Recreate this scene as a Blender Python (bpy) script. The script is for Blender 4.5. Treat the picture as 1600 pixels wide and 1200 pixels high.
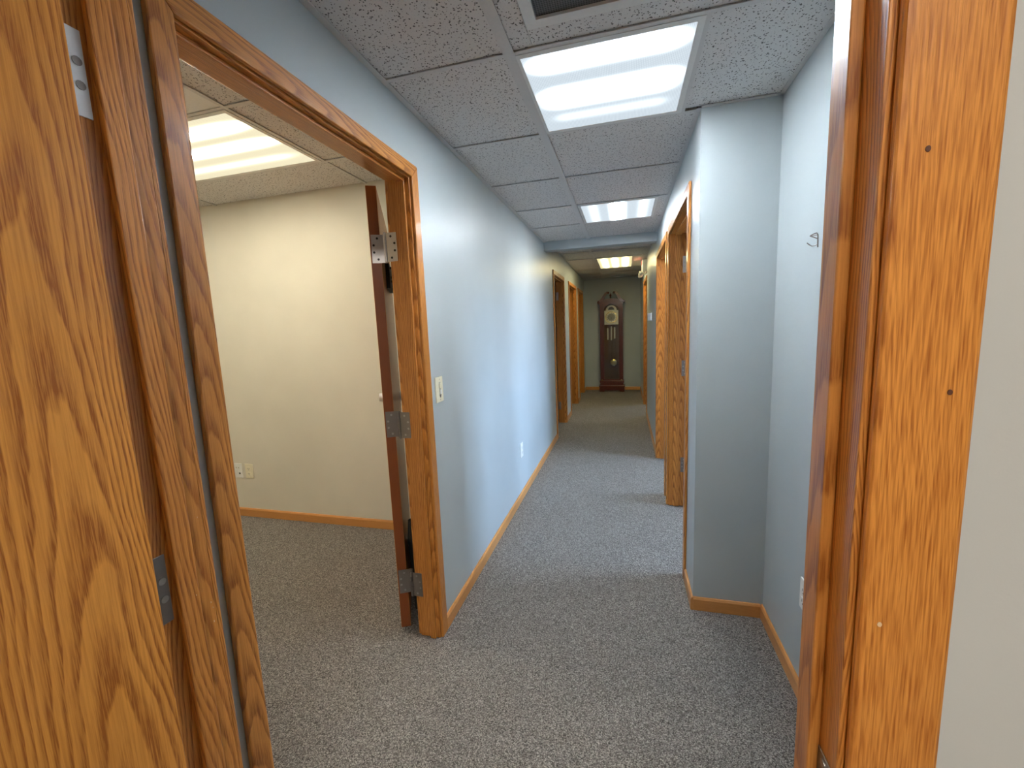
import bpy, bmesh, math, random
from mathutils import Vector, Matrix

for o in list(bpy.data.objects):
    bpy.data.objects.remove(o, do_unlink=True)
SC = bpy.context.scene
COL = SC.collection
S = 1.4                      # metres per plan unit; plan origin is under the viewer, plan z = 0 at eye height


def V(x, y, z):
    return Vector((x * S, y * S, (z + 1.0) * S))


# ------------------------------------------------------------------ camera
cam_d = bpy.data.cameras.new('camera')
cam = bpy.data.objects.new('camera', cam_d)
COL.objects.link(cam)
cam_d.sensor_width = 36.0
cam_d.lens = 657.33 / 1600 * 36.0
cam_d.clip_start = 0.02
yaw, pitch, roll = math.radians(-15.198), math.radians(-7.636), math.radians(-2.392)
fwd = Vector((math.sin(yaw) * math.cos(pitch), math.cos(yaw) * math.cos(pitch), math.sin(pitch)))
rgt = Vector((math.cos(yaw), -math.sin(yaw), 0))
upv = rgt.cross(fwd)
r2 = rgt * math.cos(roll) + upv * math.sin(roll)
u2 = upv * math.cos(roll) - rgt * math.sin(roll)
cam.matrix_world = Matrix(((r2.x, u2.x, -fwd.x, 0), (r2.y, u2.y, -fwd.y, 0), (r2.z, u2.z, -fwd.z, S), (0, 0, 0, 1)))
SC.camera = cam

# ------------------------------------------------------------------ world (daylight outside the side-room windows)
SKY = 20.0
w = bpy.data.worlds.new('daylight')
SC.world = w
w.use_nodes = True
wt = w.node_tree
wt.nodes.clear()
wo = wt.nodes.new('ShaderNodeOutputWorld')
bg = wt.nodes.new('ShaderNodeBackground')
tc = wt.nodes.new('ShaderNodeTexCoord')
sx = wt.nodes.new('ShaderNodeSeparateXYZ')
rp = wt.nodes.new('ShaderNodeValToRGB')
rp.color_ramp.elements[0].position = 0.0
rp.color_ramp.elements[0].color = (0.16, 0.17, 0.16, 1)      # ground outside
rp.color_ramp.elements[1].position = 0.02
rp.color_ramp.elements[1].color = (0.46, 0.69, 1.0, 1)
bg.inputs['Strength'].default_value = SKY
wt.links.new(tc.outputs['Generated'], sx.inputs[0])
wt.links.new(sx.outputs['Z'], rp.inputs[0])
wt.links.new(rp.outputs[0], bg.inputs['Color'])
wt.links.new(bg.outputs[0], wo.inputs['Surface'])

SC.view_settings.view_transform = 'Standard'
SC.view_settings.look = 'None'
SC.view_settings.gamma = 1.0
SC.view_settings.use_curve_mapping = False
SC.view_settings.exposure = 1.15
SC.cycles.max_bounces = 10
SC.cycles.diffuse_bounces = 7
SC.cycles.glossy_bounces = 4
SC.cycles.transparent_max_bounces = 8
SC.cycles.caustics_reflective = False
SC.cycles.caustics_refractive = False
SC.cycles.use_denoising = True

# lamp levels
L_HALL = 40.0      # peak radiance of the tube bands behind the cool hall lenses
L_END = 24.0
L_OFFICE = 22.0
L_ROOM = 27.0


# ------------------------------------------------------------------ node helper
class NT:
    def __init__(s, name):
        s.mat = bpy.data.materials.new(name)
        s.mat.use_nodes = True
        s.t = s.mat.node_tree
        s.t.nodes.clear()
        s.out = s.t.nodes.new('ShaderNodeOutputMaterial')

    def set(s, sock, v):
        if isinstance(v, bpy.types.NodeSocket):
            s.t.links.new(v, sock)
        elif isinstance(v, (tuple, list)) and sock.type == 'RGBA' and len(v) == 3:
            sock.default_value = (*v, 1)
        else:
            sock.default_value = v

    def n(s, kind, out=0, props=None, **ins):
        nd = s.t.nodes.new('ShaderNode' + kind)
        for k, v in (props or {}).items():
            setattr(nd, k, v)
        for k, v in ins.items():
            key = k.replace('_', ' ')
            s.set(nd.inputs[key], v)
        return nd.outputs[out]

    def m(s, op, a, b=0.0, c=0.0):
        nd = s.t.nodes.new('ShaderNodeMath')
        nd.operation = op
        for i, v in enumerate((a, b, c)):
            s.set(nd.inputs[i], v)
        return nd.outputs[0]

    def xyz(s, x, y, z):
        return s.n('CombineXYZ', X=x, Y=y, Z=z)

    def noise(s, vec, scale, detail=2.0, rough=0.5):
        return s.n('TexNoise', Vector=vec, Scale=scale, Detail=detail, Roughness=rough)

    def ramp(s, f, *stops):
        nd = s.t.nodes.new('ShaderNodeValToRGB')
        s.set(nd.inputs[0], f)
        el = nd.color_ramp.elements
        while len(el) < len(stops):
            el.new(0.5)
        for e, (p, c) in zip(el, stops):
            e.position = p
            e.color = (*c, 1) if isinstance(c, (tuple, list)) else (c, c, c, 1)
        return nd.outputs[0]

    def mix(s, f, a, b, blend='MIX'):
        nd = s.t.nodes.new('ShaderNodeMix')
        nd.data_type = 'RGBA'
        nd.blend_type = blend
        s.set(nd.inputs[0], f)
        s.set(nd.inputs[6], a)
        s.set(nd.inputs[7], b)
        return nd.outputs[2]

    def bump(s, h, strength=0.3, dist=0.002):
        return s.n('Bump', Height=h, Strength=strength, Distance=dist)

    def pbr(s, color, rough=0.5, metal=0.0, normal=None, coat=0.0, spec=0.5, coat_rough=0.1):
        nd = s.t.nodes.new('ShaderNodeBsdfPrincipled')
        s.set(nd.inputs['Base Color'], color)
        s.set(nd.inputs['Roughness'], rough)
        s.set(nd.inputs['Metallic'], metal)
        s.set(nd.inputs['Specular IOR Level'], spec)
        s.set(nd.inputs['Coat Weight'], coat)
        s.set(nd.inputs['Coat Roughness'], coat_rough)
        if normal is not None:
            s.set(nd.inputs['Normal'], normal)
        s.t.links.new(nd.outputs[0], s.out.inputs[0])
        return s.mat


def obj_xyz(t):
    tcn = t.t.nodes.new('ShaderNodeTexCoord')
    sp = t.t.nodes.new('ShaderNodeSeparateXYZ')
    t.t.links.new(tcn.outputs['Object'], sp.inputs[0])
    return tcn.outputs['Object'], sp.outputs[0], sp.outputs[1], sp.outputs[2]


def oak(name, axis, light=(0.65, 0.272, 0.056), dark=(0.27, 0.083, 0.012), shift=None, contrast=1.0, rough=0.42,
        rings=1500.0, tips=9.0, wband=1.0, wfine=0.26, wpore=0.10, flen=5.0, fden=330.0):
    """Plain-sawn stained oak, grain along the given axis; shift moves the board off the heart of the log."""
    t = NT(name)
    P, x, y, z = obj_xyz(t)
    L = {'x': x, 'y': y, 'z': z}[axis]
    a, b = {'x': (y, z), 'y': (x, z), 'z': (x, y)}[axis]
    rnd = t.n('ObjectInfo', out=5)
    u = t.m('ADD', a, t.m('MULTIPLY', b, 0.93))
    seed = t.m('MULTIPLY', rnd, 37.0)
    low = t.noise(t.xyz(t.m('MULTIPLY', u, 9.0), t.m('MULTIPLY', L, 1.6), seed), 1.0, 2.0)
    wob = t.noise(t.xyz(t.m('MULTIPLY', u, 40.0), t.m('MULTIPLY', L, 7.0), seed), 1.0, 3.0)
    if shift is None:
        off = t.m('MULTIPLY', t.m('SUBTRACT', rnd, 0.5), 0.15)
    else:
        off = shift
    uc = t.m('ADD', t.m('ADD', u, off), t.m('MULTIPLY', t.m('SUBTRACT', low, 0.5), 0.075))
    ring = t.m('ADD', t.m('MULTIPLY', t.m('MULTIPLY', uc, uc), rings), t.m('MULTIPLY', L, tips))
    ring = t.m('ADD', ring, t.m('MULTIPLY', wob, 1.1))
    ring = t.m('ADD', ring, seed)
    fr = t.m('FRACT', ring)
    band = t.ramp(fr, (0.0, 0.05), (0.10, 0.95), (0.30, 0.75), (0.62, 0.12), (1.0, 0.05))
    pores = t.noise(t.xyz(t.m('MULTIPLY', u, 750.0), t.m('MULTIPLY', L, 22.0), seed), 1.0, 2.0, 0.6)
    pore = t.ramp(pores, (0.40, 0.0), (0.62, 1.0))
    fine = t.noise(t.xyz(t.m('MULTIPLY', u, fden), t.m('MULTIPLY', L, flen), seed), 1.0, 2.0)
    finer = t.ramp(fine, (0.42, 0.0), (0.66, 1.0))
    f = t.m('MULTIPLY', t.m('MULTIPLY', band, wband), t.m('ADD', 0.50, t.m('MULTIPLY', pore, 0.5)))
    f = t.m('ADD', f, t.m('MULTIPLY', finer, wfine))
    f = t.m('ADD', f, t.m('MULTIPLY', pore, wpore))
    f = t.m('MINIMUM', t.m('MULTIPLY', f, contrast), 1.0)
    tone = t.noise(t.xyz(t.m('MULTIPLY', u, 5.0), t.m('MULTIPLY', L, 0.9), t.m('ADD', seed, 4.0)), 1.0, 1.0)
    lt = t.mix(t.ramp(tone, (0.3, 0.0), (0.7, 1.0)), tuple(c * 0.86 for c in light), tuple(min(1, c * 1.10) for c in light))
    c = t.mix(f, lt, dark)
    nrm = t.bump(t.m('SUBTRACT', 1.0, f), 0.16, 0.0008)
    return t.pbr(c, rough, normal=nrm, coat=0.4, spec=0.3, coat_rough=0.14)


OAK = {a: oak('oak_' + a, a) for a in 'xyz'}
OAK_SLAB = oak('oak_door_veneer', 'z', light=(0.70, 0.305, 0.056), dark=(0.29, 0.088, 0.011), shift=-0.375, rings=1000, tips=5.0, contrast=1.05)
OAK_RIFT = oak('oak_rift_casing', 'z', light=(0.72, 0.295, 0.056), dark=(0.36, 0.106, 0.011), shift=0.16, rings=800, contrast=1.0, wband=0.42, wfine=0.55, wpore=0.22, flen=20.0, fden=460.0)
OAK_DARK = oak('oak_door_edge', 'z', light=(0.24, 0.062, 0.013), dark=(0.16, 0.038, 0.008), shift=0.2, contrast=0.6, rough=0.45)
OAK_BASE = {a: oak('oak_baseboard_' + a, a, light=(0.67, 0.32, 0.10), dark=(0.42, 0.16, 0.04), shift=0.2, contrast=0.6) for a in 'xy'}


def paint(name, col, rough=0.45):
    t = NT(name)
    P, x, y, z = obj_xyz(t)
    b1 = t.noise(P, 260.0, 2.0)
    b2 = t.noise(P, 3.0, 2.0)
    c = t.mix(t.ramp(b2, (0.3, 0.0), (0.7, 1.0)), tuple(v * 0.97 for v in col), tuple(min(1, v * 1.03) for v in col))
    return t.pbr(c, rough, normal=t.bump(b1, 0.10, 0.0012), spec=0.35)


BLUE = paint('blue_grey_wall_paint', (0.43, 0.485, 0.51), 0.38)
BEIGE = paint('beige_wall_paint', (0.68, 0.645, 0.56), 0.5)
GREIGE = paint('greige_wall_paint', (0.52, 0.51, 0.475), 0.5)


def carpet_mat():
    t = NT('grey_loop_carpet')
    P, x, y, z = obj_xyz(t)
    v = t.n('TexVoronoi', out=0, Vector=P, Scale=330.0)
    cell = t.n('TexVoronoi', out=1, Vector=P, Scale=330.0)
    sepn = t.t.nodes.new('ShaderNodeSeparateColor')
    t.set(sepn.inputs[0], cell)
    n1 = t.noise(P, 230.0, 3.0, 0.7)
    n2 = t.noise(P, 4.0, 2.0)
    f = t.m('ADD', t.m('MULTIPLY', sepn.outputs[0], 0.55), t.m('MULTIPLY', n1, 0.45))
    c = t.ramp(f, (0.22, (0.075, 0.068, 0.063)), (0.44, (0.245, 0.225, 0.208)), (0.62, (0.36, 0.332, 0.306)), (0.80, (0.68, 0.63, 0.575)))
    c = t.mix(t.m('MULTIPLY', n2, 0.22), c, (0.13, 0.12, 0.115))
    h = t.m('SUBTRACT', 1.0, v)
    return t.pbr(c, 0.95, normal=t.bump(t.m('ADD', h, n1), 0.9, 0.006), spec=0.1)


CARPET = carpet_mat()


def tile_mat():
    t = NT('fissured_ceiling_tile')
    P, x, y, z = obj_xyz(t)
    rnd = t.n('ObjectInfo', out=5)
    q = t.xyz(t.m('ADD', x, t.m('MULTIPLY', rnd, 9.0)), t.m('MULTIPLY', y, 0.8), 0.0)
    warp = t.noise(q, 60.0, 1.0)
    q2 = t.xyz(t.m('ADD', t.m('ADD', x, t.m('MULTIPLY', rnd, 9.0)), t.m('MULTIPLY', warp, 0.010)), y, t.m('MULTIPLY', warp, 0.01))
    d = t.n('TexVoronoi', out=0, Vector=q2, Scale=125.0)
    gate = t.noise(q, 85.0, 2.0)
    thr = t.m('MULTIPLY', t.ramp(gate, (0.30, 0.0), (0.66, 1.0)), 0.43)
    pit = t.m('LESS_THAN', d, thr)
    d2 = t.n('TexVoronoi', out=0, Vector=q2, Scale=330.0)
    g2 = t.noise(q, 200.0, 1.0)
    pit2 = t.m('LESS_THAN', d2, t.m('MULTIPLY', t.ramp(g2, (0.45, 0.0), (0.7, 1.0)), 0.33))
    fine = t.noise(P, 380.0, 2.0)
    base = t.mix(fine, (0.62, 0.605, 0.60), (0.74, 0.725, 0.715))
    c = t.mix(t.m('MULTIPLY', pit2, 0.55), base, (0.16, 0.15, 0.15))
    c = t.mix(t.m('MULTIPLY', pit, 0.88), c, (0.07, 0.065, 0.065))
    return t.pbr(c, 0.9, normal=t.bump(t.m('ADD', t.m('MULTIPLY', pit, -1.0), t.m('MULTIPLY', fine, 0.4)), 0.5, 0.002), spec=0.15)


TILE = tile_mat()


def flat(name, col, rough=0.5, metal=0.0, coat=0.0, spec=0.5):
    t = NT(name)
    P, x, y, z = obj_xyz(t)
    n1 = t.noise(P, 90.0, 2.0)
    c = t.mix(n1, tuple(v * 0.94 for v in col), tuple(min(1, v * 1.05) for v in col))
    return t.pbr(c, rough, metal, coat=coat, spec=spec)


GRID = flat('white_painted_grid', (0.60, 0.59, 0.585), 0.45)
WHITE_METAL = flat('white_enamel', (0.74, 0.74, 0.73), 0.4)
SLAB_GREY = flat('plain_underside', (0.35, 0.35, 0.35), 0.9)
MESH_DARK = None
STEEL = flat('brushed_steel', (0.50, 0.47, 0.45), 0.34, 1.0)
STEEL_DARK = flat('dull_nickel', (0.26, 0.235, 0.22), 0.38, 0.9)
ALU = flat('satin_aluminium', (0.74, 0.76, 0.78), 0.38, 0.6)
DARKHOLE = flat('dark_recess', (0.02, 0.018, 0.016), 0.7)
SCREW = flat('zinc_screw', (0.42, 0.40, 0.38), 0.35, 0.9)
IVORY = flat('ivory_plastic', (0.80, 0.75, 0.58), 0.35)
WHITE_PL = flat('white_plastic', (0.80, 0.80, 0.78), 0.35)
BLACK = flat('black_plastic', (0.012, 0.012, 0.013), 0.5)
MAHOG = flat('mahogany_base', (0.10, 0.016, 0.008), 0.3, coat=0.6)
BRASS = flat('polished_brass', (0.83, 0.66, 0.28), 0.25, 1.0)
SILVER = flat('silvered_dial', (0.88, 0.85, 0.70), 0.35, 0.1)
NAIL = flat('nail_dent', (0.10, 0.03, 0.01), 0.6)
FILLER = flat('pale_filler', (0.72, 0.50, 0.30), 0.6)


def mahogany(name):
    t = NT(name)
    P, x, y, z = obj_xyz(t)
    n1 = t.noise(t.xyz(t.m('MULTIPLY', x, 70.0), t.m('MULTIPLY', y, 70.0), t.m('MULTIPLY', z, 4.0)), 1.0, 3.0)
    c = t.mix(n1, (0.035, 0.006, 0.004), (0.17, 0.026, 0.011))
    return t.pbr(c, 0.3, coat=0.6, coat_rough=0.12)


MAHOG = mahogany('mahogany')
WALNUT = flat('brown_case_back', (0.13, 0.065, 0.030), 0.4)


def louvre_mat():
    t = NT('vent_mesh')
    P, x, y, z = obj_xyz(t)
    g = t.m('MAXIMUM', t.m('SINE', t.m('MULTIPLY', x, 900.0)), t.m('SINE', t.m('MULTIPLY', y, 900.0)))
    f = t.m('GREATER_THAN', g, 0.72)
    c = t.mix(f, (0.028, 0.027, 0.027), (0.12, 0.118, 0.115))
    return t.pbr(c, 0.6)


VENT_MESH = louvre_mat()


def glass_mat():
    t = NT('clear_glass')
    tr = t.n('BsdfTransparent', Color=(0.93, 0.94, 0.93))
    gl = t.n('BsdfGlossy', Color=(1, 1, 1), Roughness=0.03)
    fr = t.n('Fresnel', IOR=1.45)
    nd = t.t.nodes.new('ShaderNodeMixShader')
    t.set(nd.inputs[0], fr)
    t.set(nd.inputs[1], tr)
    t.set(nd.inputs[2], gl)
    t.t.links.new(nd.outputs[0], t.out.inputs[0])
    return t.mat


GLASS = glass_mat()


def lens_mat(name, axis, bands, base, peak, colour, band_colour, half_len, width=0.045):
    """Backlit prismatic lens: tubes run along `axis`; bands = [(offset, weight)] across it."""
    t = NT(name)
    P, x, y, z = obj_xyz(t)
    L, u = (x, y) if axis == 'x' else (y, x)
    tot = 0.0
    acc = None
    for off, wgt in bands:
        d = t.m('DIVIDE', t.m('SUBTRACT', u, off), width)
        g = t.m('MULTIPLY', t.m('POWER', 2.718, t.m('MULTIPLY', t.m('MULTIPLY', d, d), -1.0)), wgt)
        acc = g if acc is None else t.m('ADD', acc, g)
    e = t.m('DIVIDE', t.m('ABSOLUTE', L), half_len)
    fq = t.m('DIVIDE', t.m('MAXIMUM', t.m('SUBTRACT', e, 0.62), 0.0), 0.15)
    fade = t.m('POWER', 2.718, t.m('MULTIPLY', t.m('MULTIPLY', fq, fq), -1.0))
    acc = t.m('MULTIPLY', acc, fade)
    pr = t.m('MULTIPLY', t.m('SINE', t.m('MULTIPLY', t.m('ADD', x, y), 560.0)), t.m('SINE', t.m('MULTIPLY', t.m('SUBTRACT', x, y), 560.0)))
    bs = t.m('MULTIPLY', base, t.m('ADD', 1.0, t.m('MULTIPLY', pr, 0.22)))
    st = t.m('ADD', bs, t.m('MULTIPLY', acc, peak))
    c = t.mix(t.m('MINIMUM', acc, 1.0), colour, band_colour)
    em = t.n('Emission', Color=c, Strength=st)
    t.t.links.new(em, t.out.inputs[0])
    return t.mat


def emit(name, col, s):
    t = NT(name)
    em = t.n('Emission', Color=col, Strength=s)
    t.t.links.new(em, t.out.inputs[0])
    return t.mat


# ------------------------------------------------------------------ mesh helpers
WL = {}


def link(name, me, mat, parent, centre):
    o = bpy.data.objects.new(name, me)
    COL.objects.link(o)
    if mat is not None:
        me.materials.append(mat)
    WL[o.name] = centre.copy()
    if parent is not None:
        o.parent = parent
        o.location = centre - WL[parent.name]
    else:
        o.location = centre
    return o


def empty(name, x, y, z):
    o = bpy.data.objects.new(name, None)
    o.empty_display_size = 0.1
    COL.objects.link(o)
    p = V(x, y, z)
    o.location = p
    WL[o.name] = p.copy()
    return o


def finish(name, bm, mat, parent=None, bevel=0.0, seg=2, smooth=False, angle=None):
    bmesh.ops.remove_doubles(bm, verts=bm.verts, dist=1e-6)
    bmesh.ops.recalc_face_normals(bm, faces=bm.faces)
    if bevel > 0:
        es = [e for e in bm.edges if len(e.link_faces) == 2 and e.calc_face_angle(0) > 0.5]
        bmesh.ops.bevel(bm, geom=es, offset=bevel, segments=seg, affect='EDGES', profile=0.5, clamp_overlap=True)
    lo = Vector((1e9,) * 3)
    hi = Vector((-1e9,) * 3)
    for v in bm.verts:
        for i in range(3):
            lo[i] = min(lo[i], v.co[i])
            hi[i] = max(hi[i], v.co[i])
    c = (lo + hi) / 2
    for v in bm.verts:
        v.co -= c
    me = bpy.data.meshes.new(name)
    bm.to_mesh(me)
    bm.free()
    if smooth:
        for p in me.polygons:
            p.use_smooth = True
        if hasattr(me, 'set_sharp_from_angle'):
            me.set_sharp_from_angle(angle=math.radians(angle or 40))
    return link(name, me, mat, parent, c)


def add_box(bm, x0, x1, y0, y1, z0, z1, fn=V):
    vs = [bm.verts.new(fn(x, y, z)) for x in (x0, x1) for y in (y0, y1) for z in (z0, z1)]
    for f in ((0, 1, 3, 2), (4, 6, 7, 5), (0, 4, 5, 1), (2, 3, 7, 6), (0, 2, 6, 4), (1, 5, 7, 3)):
        bm.faces.new([vs[i] for i in f])


def box(name, mat, parent, x0, x1, y0, y1, z0, z1, bevel=0.0, seg=2, fn=V):
    bm = bmesh.new()
    add_box(bm, x0, x1, y0, y1, z0, z1, fn)
    return finish(name, bm, mat, parent, bevel, seg)


def boxes(name, mat, parent, lst, bevel=0.0, fn=V):
    bm = bmesh.new()
    for b in lst:
        add_box(bm, *b, fn=fn)
    # several touching slabs of one wall: keep them apart while bevelling is off
    bmesh.ops.recalc_face_normals(bm, faces=bm.faces)
    return finish(name, bm, mat, parent, bevel)


def add_prism(bm, pts, p0, p1, fn):
    """pts: 2-D polygon; fn(a, z, b) maps polygon point + depth to world."""
    A = [bm.verts.new(fn(a, z, p0)) for a, z in pts]
    B = [bm.verts.new(fn(a, z, p1)) for a, z in pts]
    bm.faces.new(A)
    bm.faces.new(B[::-1])
    n = len(pts)
    for i in range(n):
        j = (i + 1) % n
        bm.faces.new((A[i], B[i], B[j], A[j]))


def prism(name, mat, parent, pts, p0, p1, fn, bevel=0.0, seg=2, smooth=False):
    bm = bmesh.new()
    add_prism(bm, pts, p0, p1, fn)
    return finish(name, bm, mat, parent, bevel, seg, smooth)


def add_lathe(bm, prof, centre, axis='z', n=20):
    """prof: (radius, height) in metres; centre world Vector."""
    rings = []
    for r, h in prof:
        ring = []
        for i in range(n):
            a = 2 * math.pi * i / n
            c, s_ = math.cos(a) * r, math.sin(a) * r
            p = {'z': (c, s_, h), 'y': (c, h, s_), 'x': (h, c, s_)}[axis]
            ring.append(bm.verts.new(centre + Vector(p)))
        rings.append(ring)
    for a, b in zip(rings, rings[1:]):
        for i in range(n):
            j = (i + 1) % n
            bm.faces.new((a[i], a[j], b[j], b[i]))
    bm.faces.new(rings[0][::-1])
    bm.faces.new(rings[-1])


def lathe(name, mat, parent, prof, centre, axis='z', n=20, smooth=True):
    bm = bmesh.new()
    add_lathe(bm, prof, centre, axis, n)
    bmesh.ops.recalc_face_normals(bm, faces=bm.faces)
    lo = finish(name, bm, mat, parent, smooth=smooth)
    return lo


def add_tube(bm, pts, r, n=8):
    rings = []
    prev = None
    for i, p in enumerate(pts):
        d = (pts[min(i + 1, len(pts) - 1)] - pts[max(i - 1, 0)]).normalized()
        ref = Vector((0, 0, 1)) if abs(d.z) < 0.9 else Vector((1, 0, 0))
        if prev is not None and prev.cross(d).length > 0.05:
            ref = prev
        a = d.cross(ref).normalized()
        b = a.cross(d).normalized()
        prev = b
        rings.append([bm.verts.new(p + (a * math.cos(2 * math.pi * k / n) + b * math.sin(2 * math.pi * k / n)) * r) for k in range(n)])
    for p, q in zip(rings, rings[1:]):
        for k in range(n):
            j = (k + 1) % n
            bm.faces.new((p[k], p[j], q[j], q[k]))
    bm.faces.new(rings[0][::-1])
    bm.faces.new(rings[-1])


def tube(name, mat, parent, pts, r, n=8):
    bm = bmesh.new()
    add_tube(bm, pts, r, n)
    return finish(name, bm, mat, parent, smooth=True)


def tag(o, label, cat, group=None):
    o['label'] = label
    o['category'] = cat
    if group:
        o['group'] = group
    return o


def struct(o, label, cat):
    o['kind'] = 'structure'
    return tag(o, label, cat)


# ------------------------------------------------------------------ plan
XL, XLI, XLO = -0.590, -0.625, -0.660          # hall-side face, mid, far face of the left wall
XR, XRO = 0.224, 0.310                         # hall wall across from the office
XN = 0.441                                     # right wall of the alcove by the doorway
YR = 1.462                                     # return wall
YE0, YE1 = 0.3095, 0.380                        # entry wall (room face, hall face)
YEND = 6.500
CEIL, CEIL2, CEILO = 0.626, 0.660, 0.683
YB0, YB1 = 3.255, 3.345                        # beam across the hall
ZTOP = 0.74
FL = -1.0
JT = 0.019 / S                                 # jamb board
CT = 0.0135 / S                                 # casing thickness
CW = 0.0525 / S                                 # casing width
RV = 0.005 / S
ZD = 0.432                                     # underside of head jambs

L_OPEN = [(0.4955, 1.146), (3.665, 4.262), (4.69, 5.33), (5.63, 6.22)]
R_OPEN = [(1.672, 2.337), (2.500, 3.172), (4.655, 5.310)]
E_OPEN = (-0.510, 0.1445)


def wall_boxes(c0, c1, a0, a1, z0, z1, opens, along='y'):
    out = []
    cur = a0

    def put(p, q, zz0, zz1):
        out.append((c0, c1, p, q, zz0, zz1) if along == 'y' else (p, q, c0, c1, zz0, zz1))
    for p, q in opens:
        p, q = p - JT, q + JT
        put(cur, p, z0, z1)
        put(p, q, ZD + JT, z1)
        cur = q
    put(cur, a1, z0, z1)
    return out


def raw_boxes(name, mat, lst, parent=None):
    """wall made of butted slabs; no vertex welding across slabs, so faces stay clean"""
    bm = bmesh.new()
    for b in lst:
        add_box(bm, *b)
    bmesh.ops.recalc_face_normals(bm, faces=bm.faces)
    lo = Vector((1e9,) * 3)
    hi = Vector((-1e9,) * 3)
    for v in bm.verts:
        for i in range(3):
            lo[i] = min(lo[i], v.co[i])
            hi[i] = max(hi[i], v.co[i])
    c = (lo + hi) / 2
    for v in bm.verts:
        v.co -= c
    me = bpy.data.meshes.new(name)
    bm.to_mesh(me)
    bm.free()
    return link(name, me, mat, parent, c)


# floor
struct(box('floor', CARPET, None, -3.98, 2.75, -2.18, YEND + 0.09, FL - 0.03, FL), 'grey flecked loop carpet running through hall and offices', 'carpet floor')

# walls
struct(raw_boxes('wall_left', BLUE, wall_boxes(XLI, XL, YE1, YEND, FL, ZTOP, L_OPEN)), 'blue-grey painted long hall wall with the office doorway', 'wall')
struct(raw_boxes('wall_office_side', BEIGE, wall_boxes(XLO, XLI, YE1, 1.806, FL, ZTOP, L_OPEN[:1])), 'beige office side of the wall holding the open doorway', 'wall')
struct(raw_boxes('wall_left_rooms', GREIGE, wall_boxes(XLO, XLI, 1.806, YEND, FL, ZTOP, L_OPEN[1:])), 'room side of the hall wall past the office', 'wall')
struct(raw_boxes('wall_office_far', BEIGE, [(-3.90, XLO, 1.806, 1.88, FL, ZTOP)]), 'beige plain office wall facing the doorway', 'wall')
struct(raw_boxes('wall_office_left', BEIGE, [(-3.98, -3.90, YE1, 1.88, FL, ZTOP)]), 'beige office wall across from the doorway', 'wall')
struct(raw_boxes('wall_office_near', BEIGE, [(-3.90, XLO, YE1, 0.44, FL, ZTOP)]), 'beige office wall opposite the outlets', 'wall')
struct(raw_boxes('wall_right', BLUE, wall_boxes(XR, XRO, YR + 0.085, YEND, FL, ZTOP, R_OPEN)), 'blue-grey painted hall wall with oak doorways and thermostat', 'wall')
struct(raw_boxes('wall_return', BLUE, [(XR, 2.66, YR, YR + 0.085, FL, ZTOP)]), 'short blue-grey return wall between alcove and hall', 'wall')
struct(raw_boxes('wall_alcove', BLUE, [(XN, XN + 0.085, YE1, YR, FL, ZTOP)]), 'blue-grey alcove wall with the wire hook', 'wall')
struct(raw_boxes('wall_entry', BLUE, wall_boxes((YE0 + YE1) / 2, YE1, XLI - 0.5, 1.75, FL, ZTOP, [E_OPEN], along='x')), 'hall side of the wall around the entry doorway', 'wall')
struct(raw_boxes('wall_entry_room', GREIGE, wall_boxes(YE0, (YE0 + YE1) / 2, XLI - 0.5, 1.75, FL, ZTOP, [E_OPEN], along='x')), 'greige room side of the wall around the entry doorway', 'wall')
struct(raw_boxes('wall_end', BLUE, [(XL - 0.5, XR + 0.5, YEND, YEND + 0.09, FL, ZTOP)]), 'dim grey-green wall at the hall end behind the clock', 'wall')
struct(raw_boxes('wall_room_left', GREIGE, [(-1.20, XLI - 0.5, -2.1, YE1, FL, ZTOP)]), 'greige left wall of the room before the doorway', 'wall')
struct(raw_boxes('wall_room_right', GREIGE, [(1.75, 1.83, -2.1, YE1, FL, ZTOP)]), 'greige right wall of the room before the doorway', 'wall')
struct(raw_boxes('wall_room_back', GREIGE, [(-1.20, 1.83, -2.18, -2.1, FL, ZTOP)]), 'greige back wall of the room before the doorway', 'wall')

# side rooms on the right, each with a window to the daylight
XW = 1.95


def window_wall(n, y0, y1, wy0, wy1, wz0, wz1):
    lst = [(XW, XW + 0.09, y0, wy0, FL, ZTOP), (XW, XW + 0.09, wy1, y1, FL, ZTOP),
           (XW, XW + 0.09, wy0, wy1, FL, wz0), (XW, XW + 0.09, wy0, wy1, wz1, ZTOP)]
    struct(raw_boxes('wall_window_side', GREIGE, lst), 'outer wall with a window in side room %d off the hall' % n, 'wall')
    e = empty('window_%d' % n, XW + 0.045, (wy0 + wy1) / 2, wz0)
    struct(e, 'white framed window in side room %d off the hall' % n, 'window')
    t = 0.03
    for (a, b, c, d) in ((wy0, wy0 + t, wz0, wz1), (wy1 - t, wy1, wz0, wz1), (wy0 + t, wy1 - t, wz0, wz0 + t), (wy0 + t, wy1 - t, wz1 - t, wz1)):
        box('window_frame', WHITE_METAL, e, XW + 0.02, XW + 0.07, a, b, c, d)
    ld = bpy.data.lights.new('window_portal', 'AREA')
    ld.shape = 'RECTANGLE'
    ld.size = (wz1 - wz0) * S
    ld.size_y = (wy1 - wy0) * S
    ld.cycles.is_portal = True
    lo = bpy.data.objects.new('window_portal', ld)
    COL.objects.link(lo)
    lo.location = V(XW + 0.085, (wy0 + wy1) / 2, (wz0 + wz1) / 2)
    lo.rotation_euler = (0, math.radians(90), 0)


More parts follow.
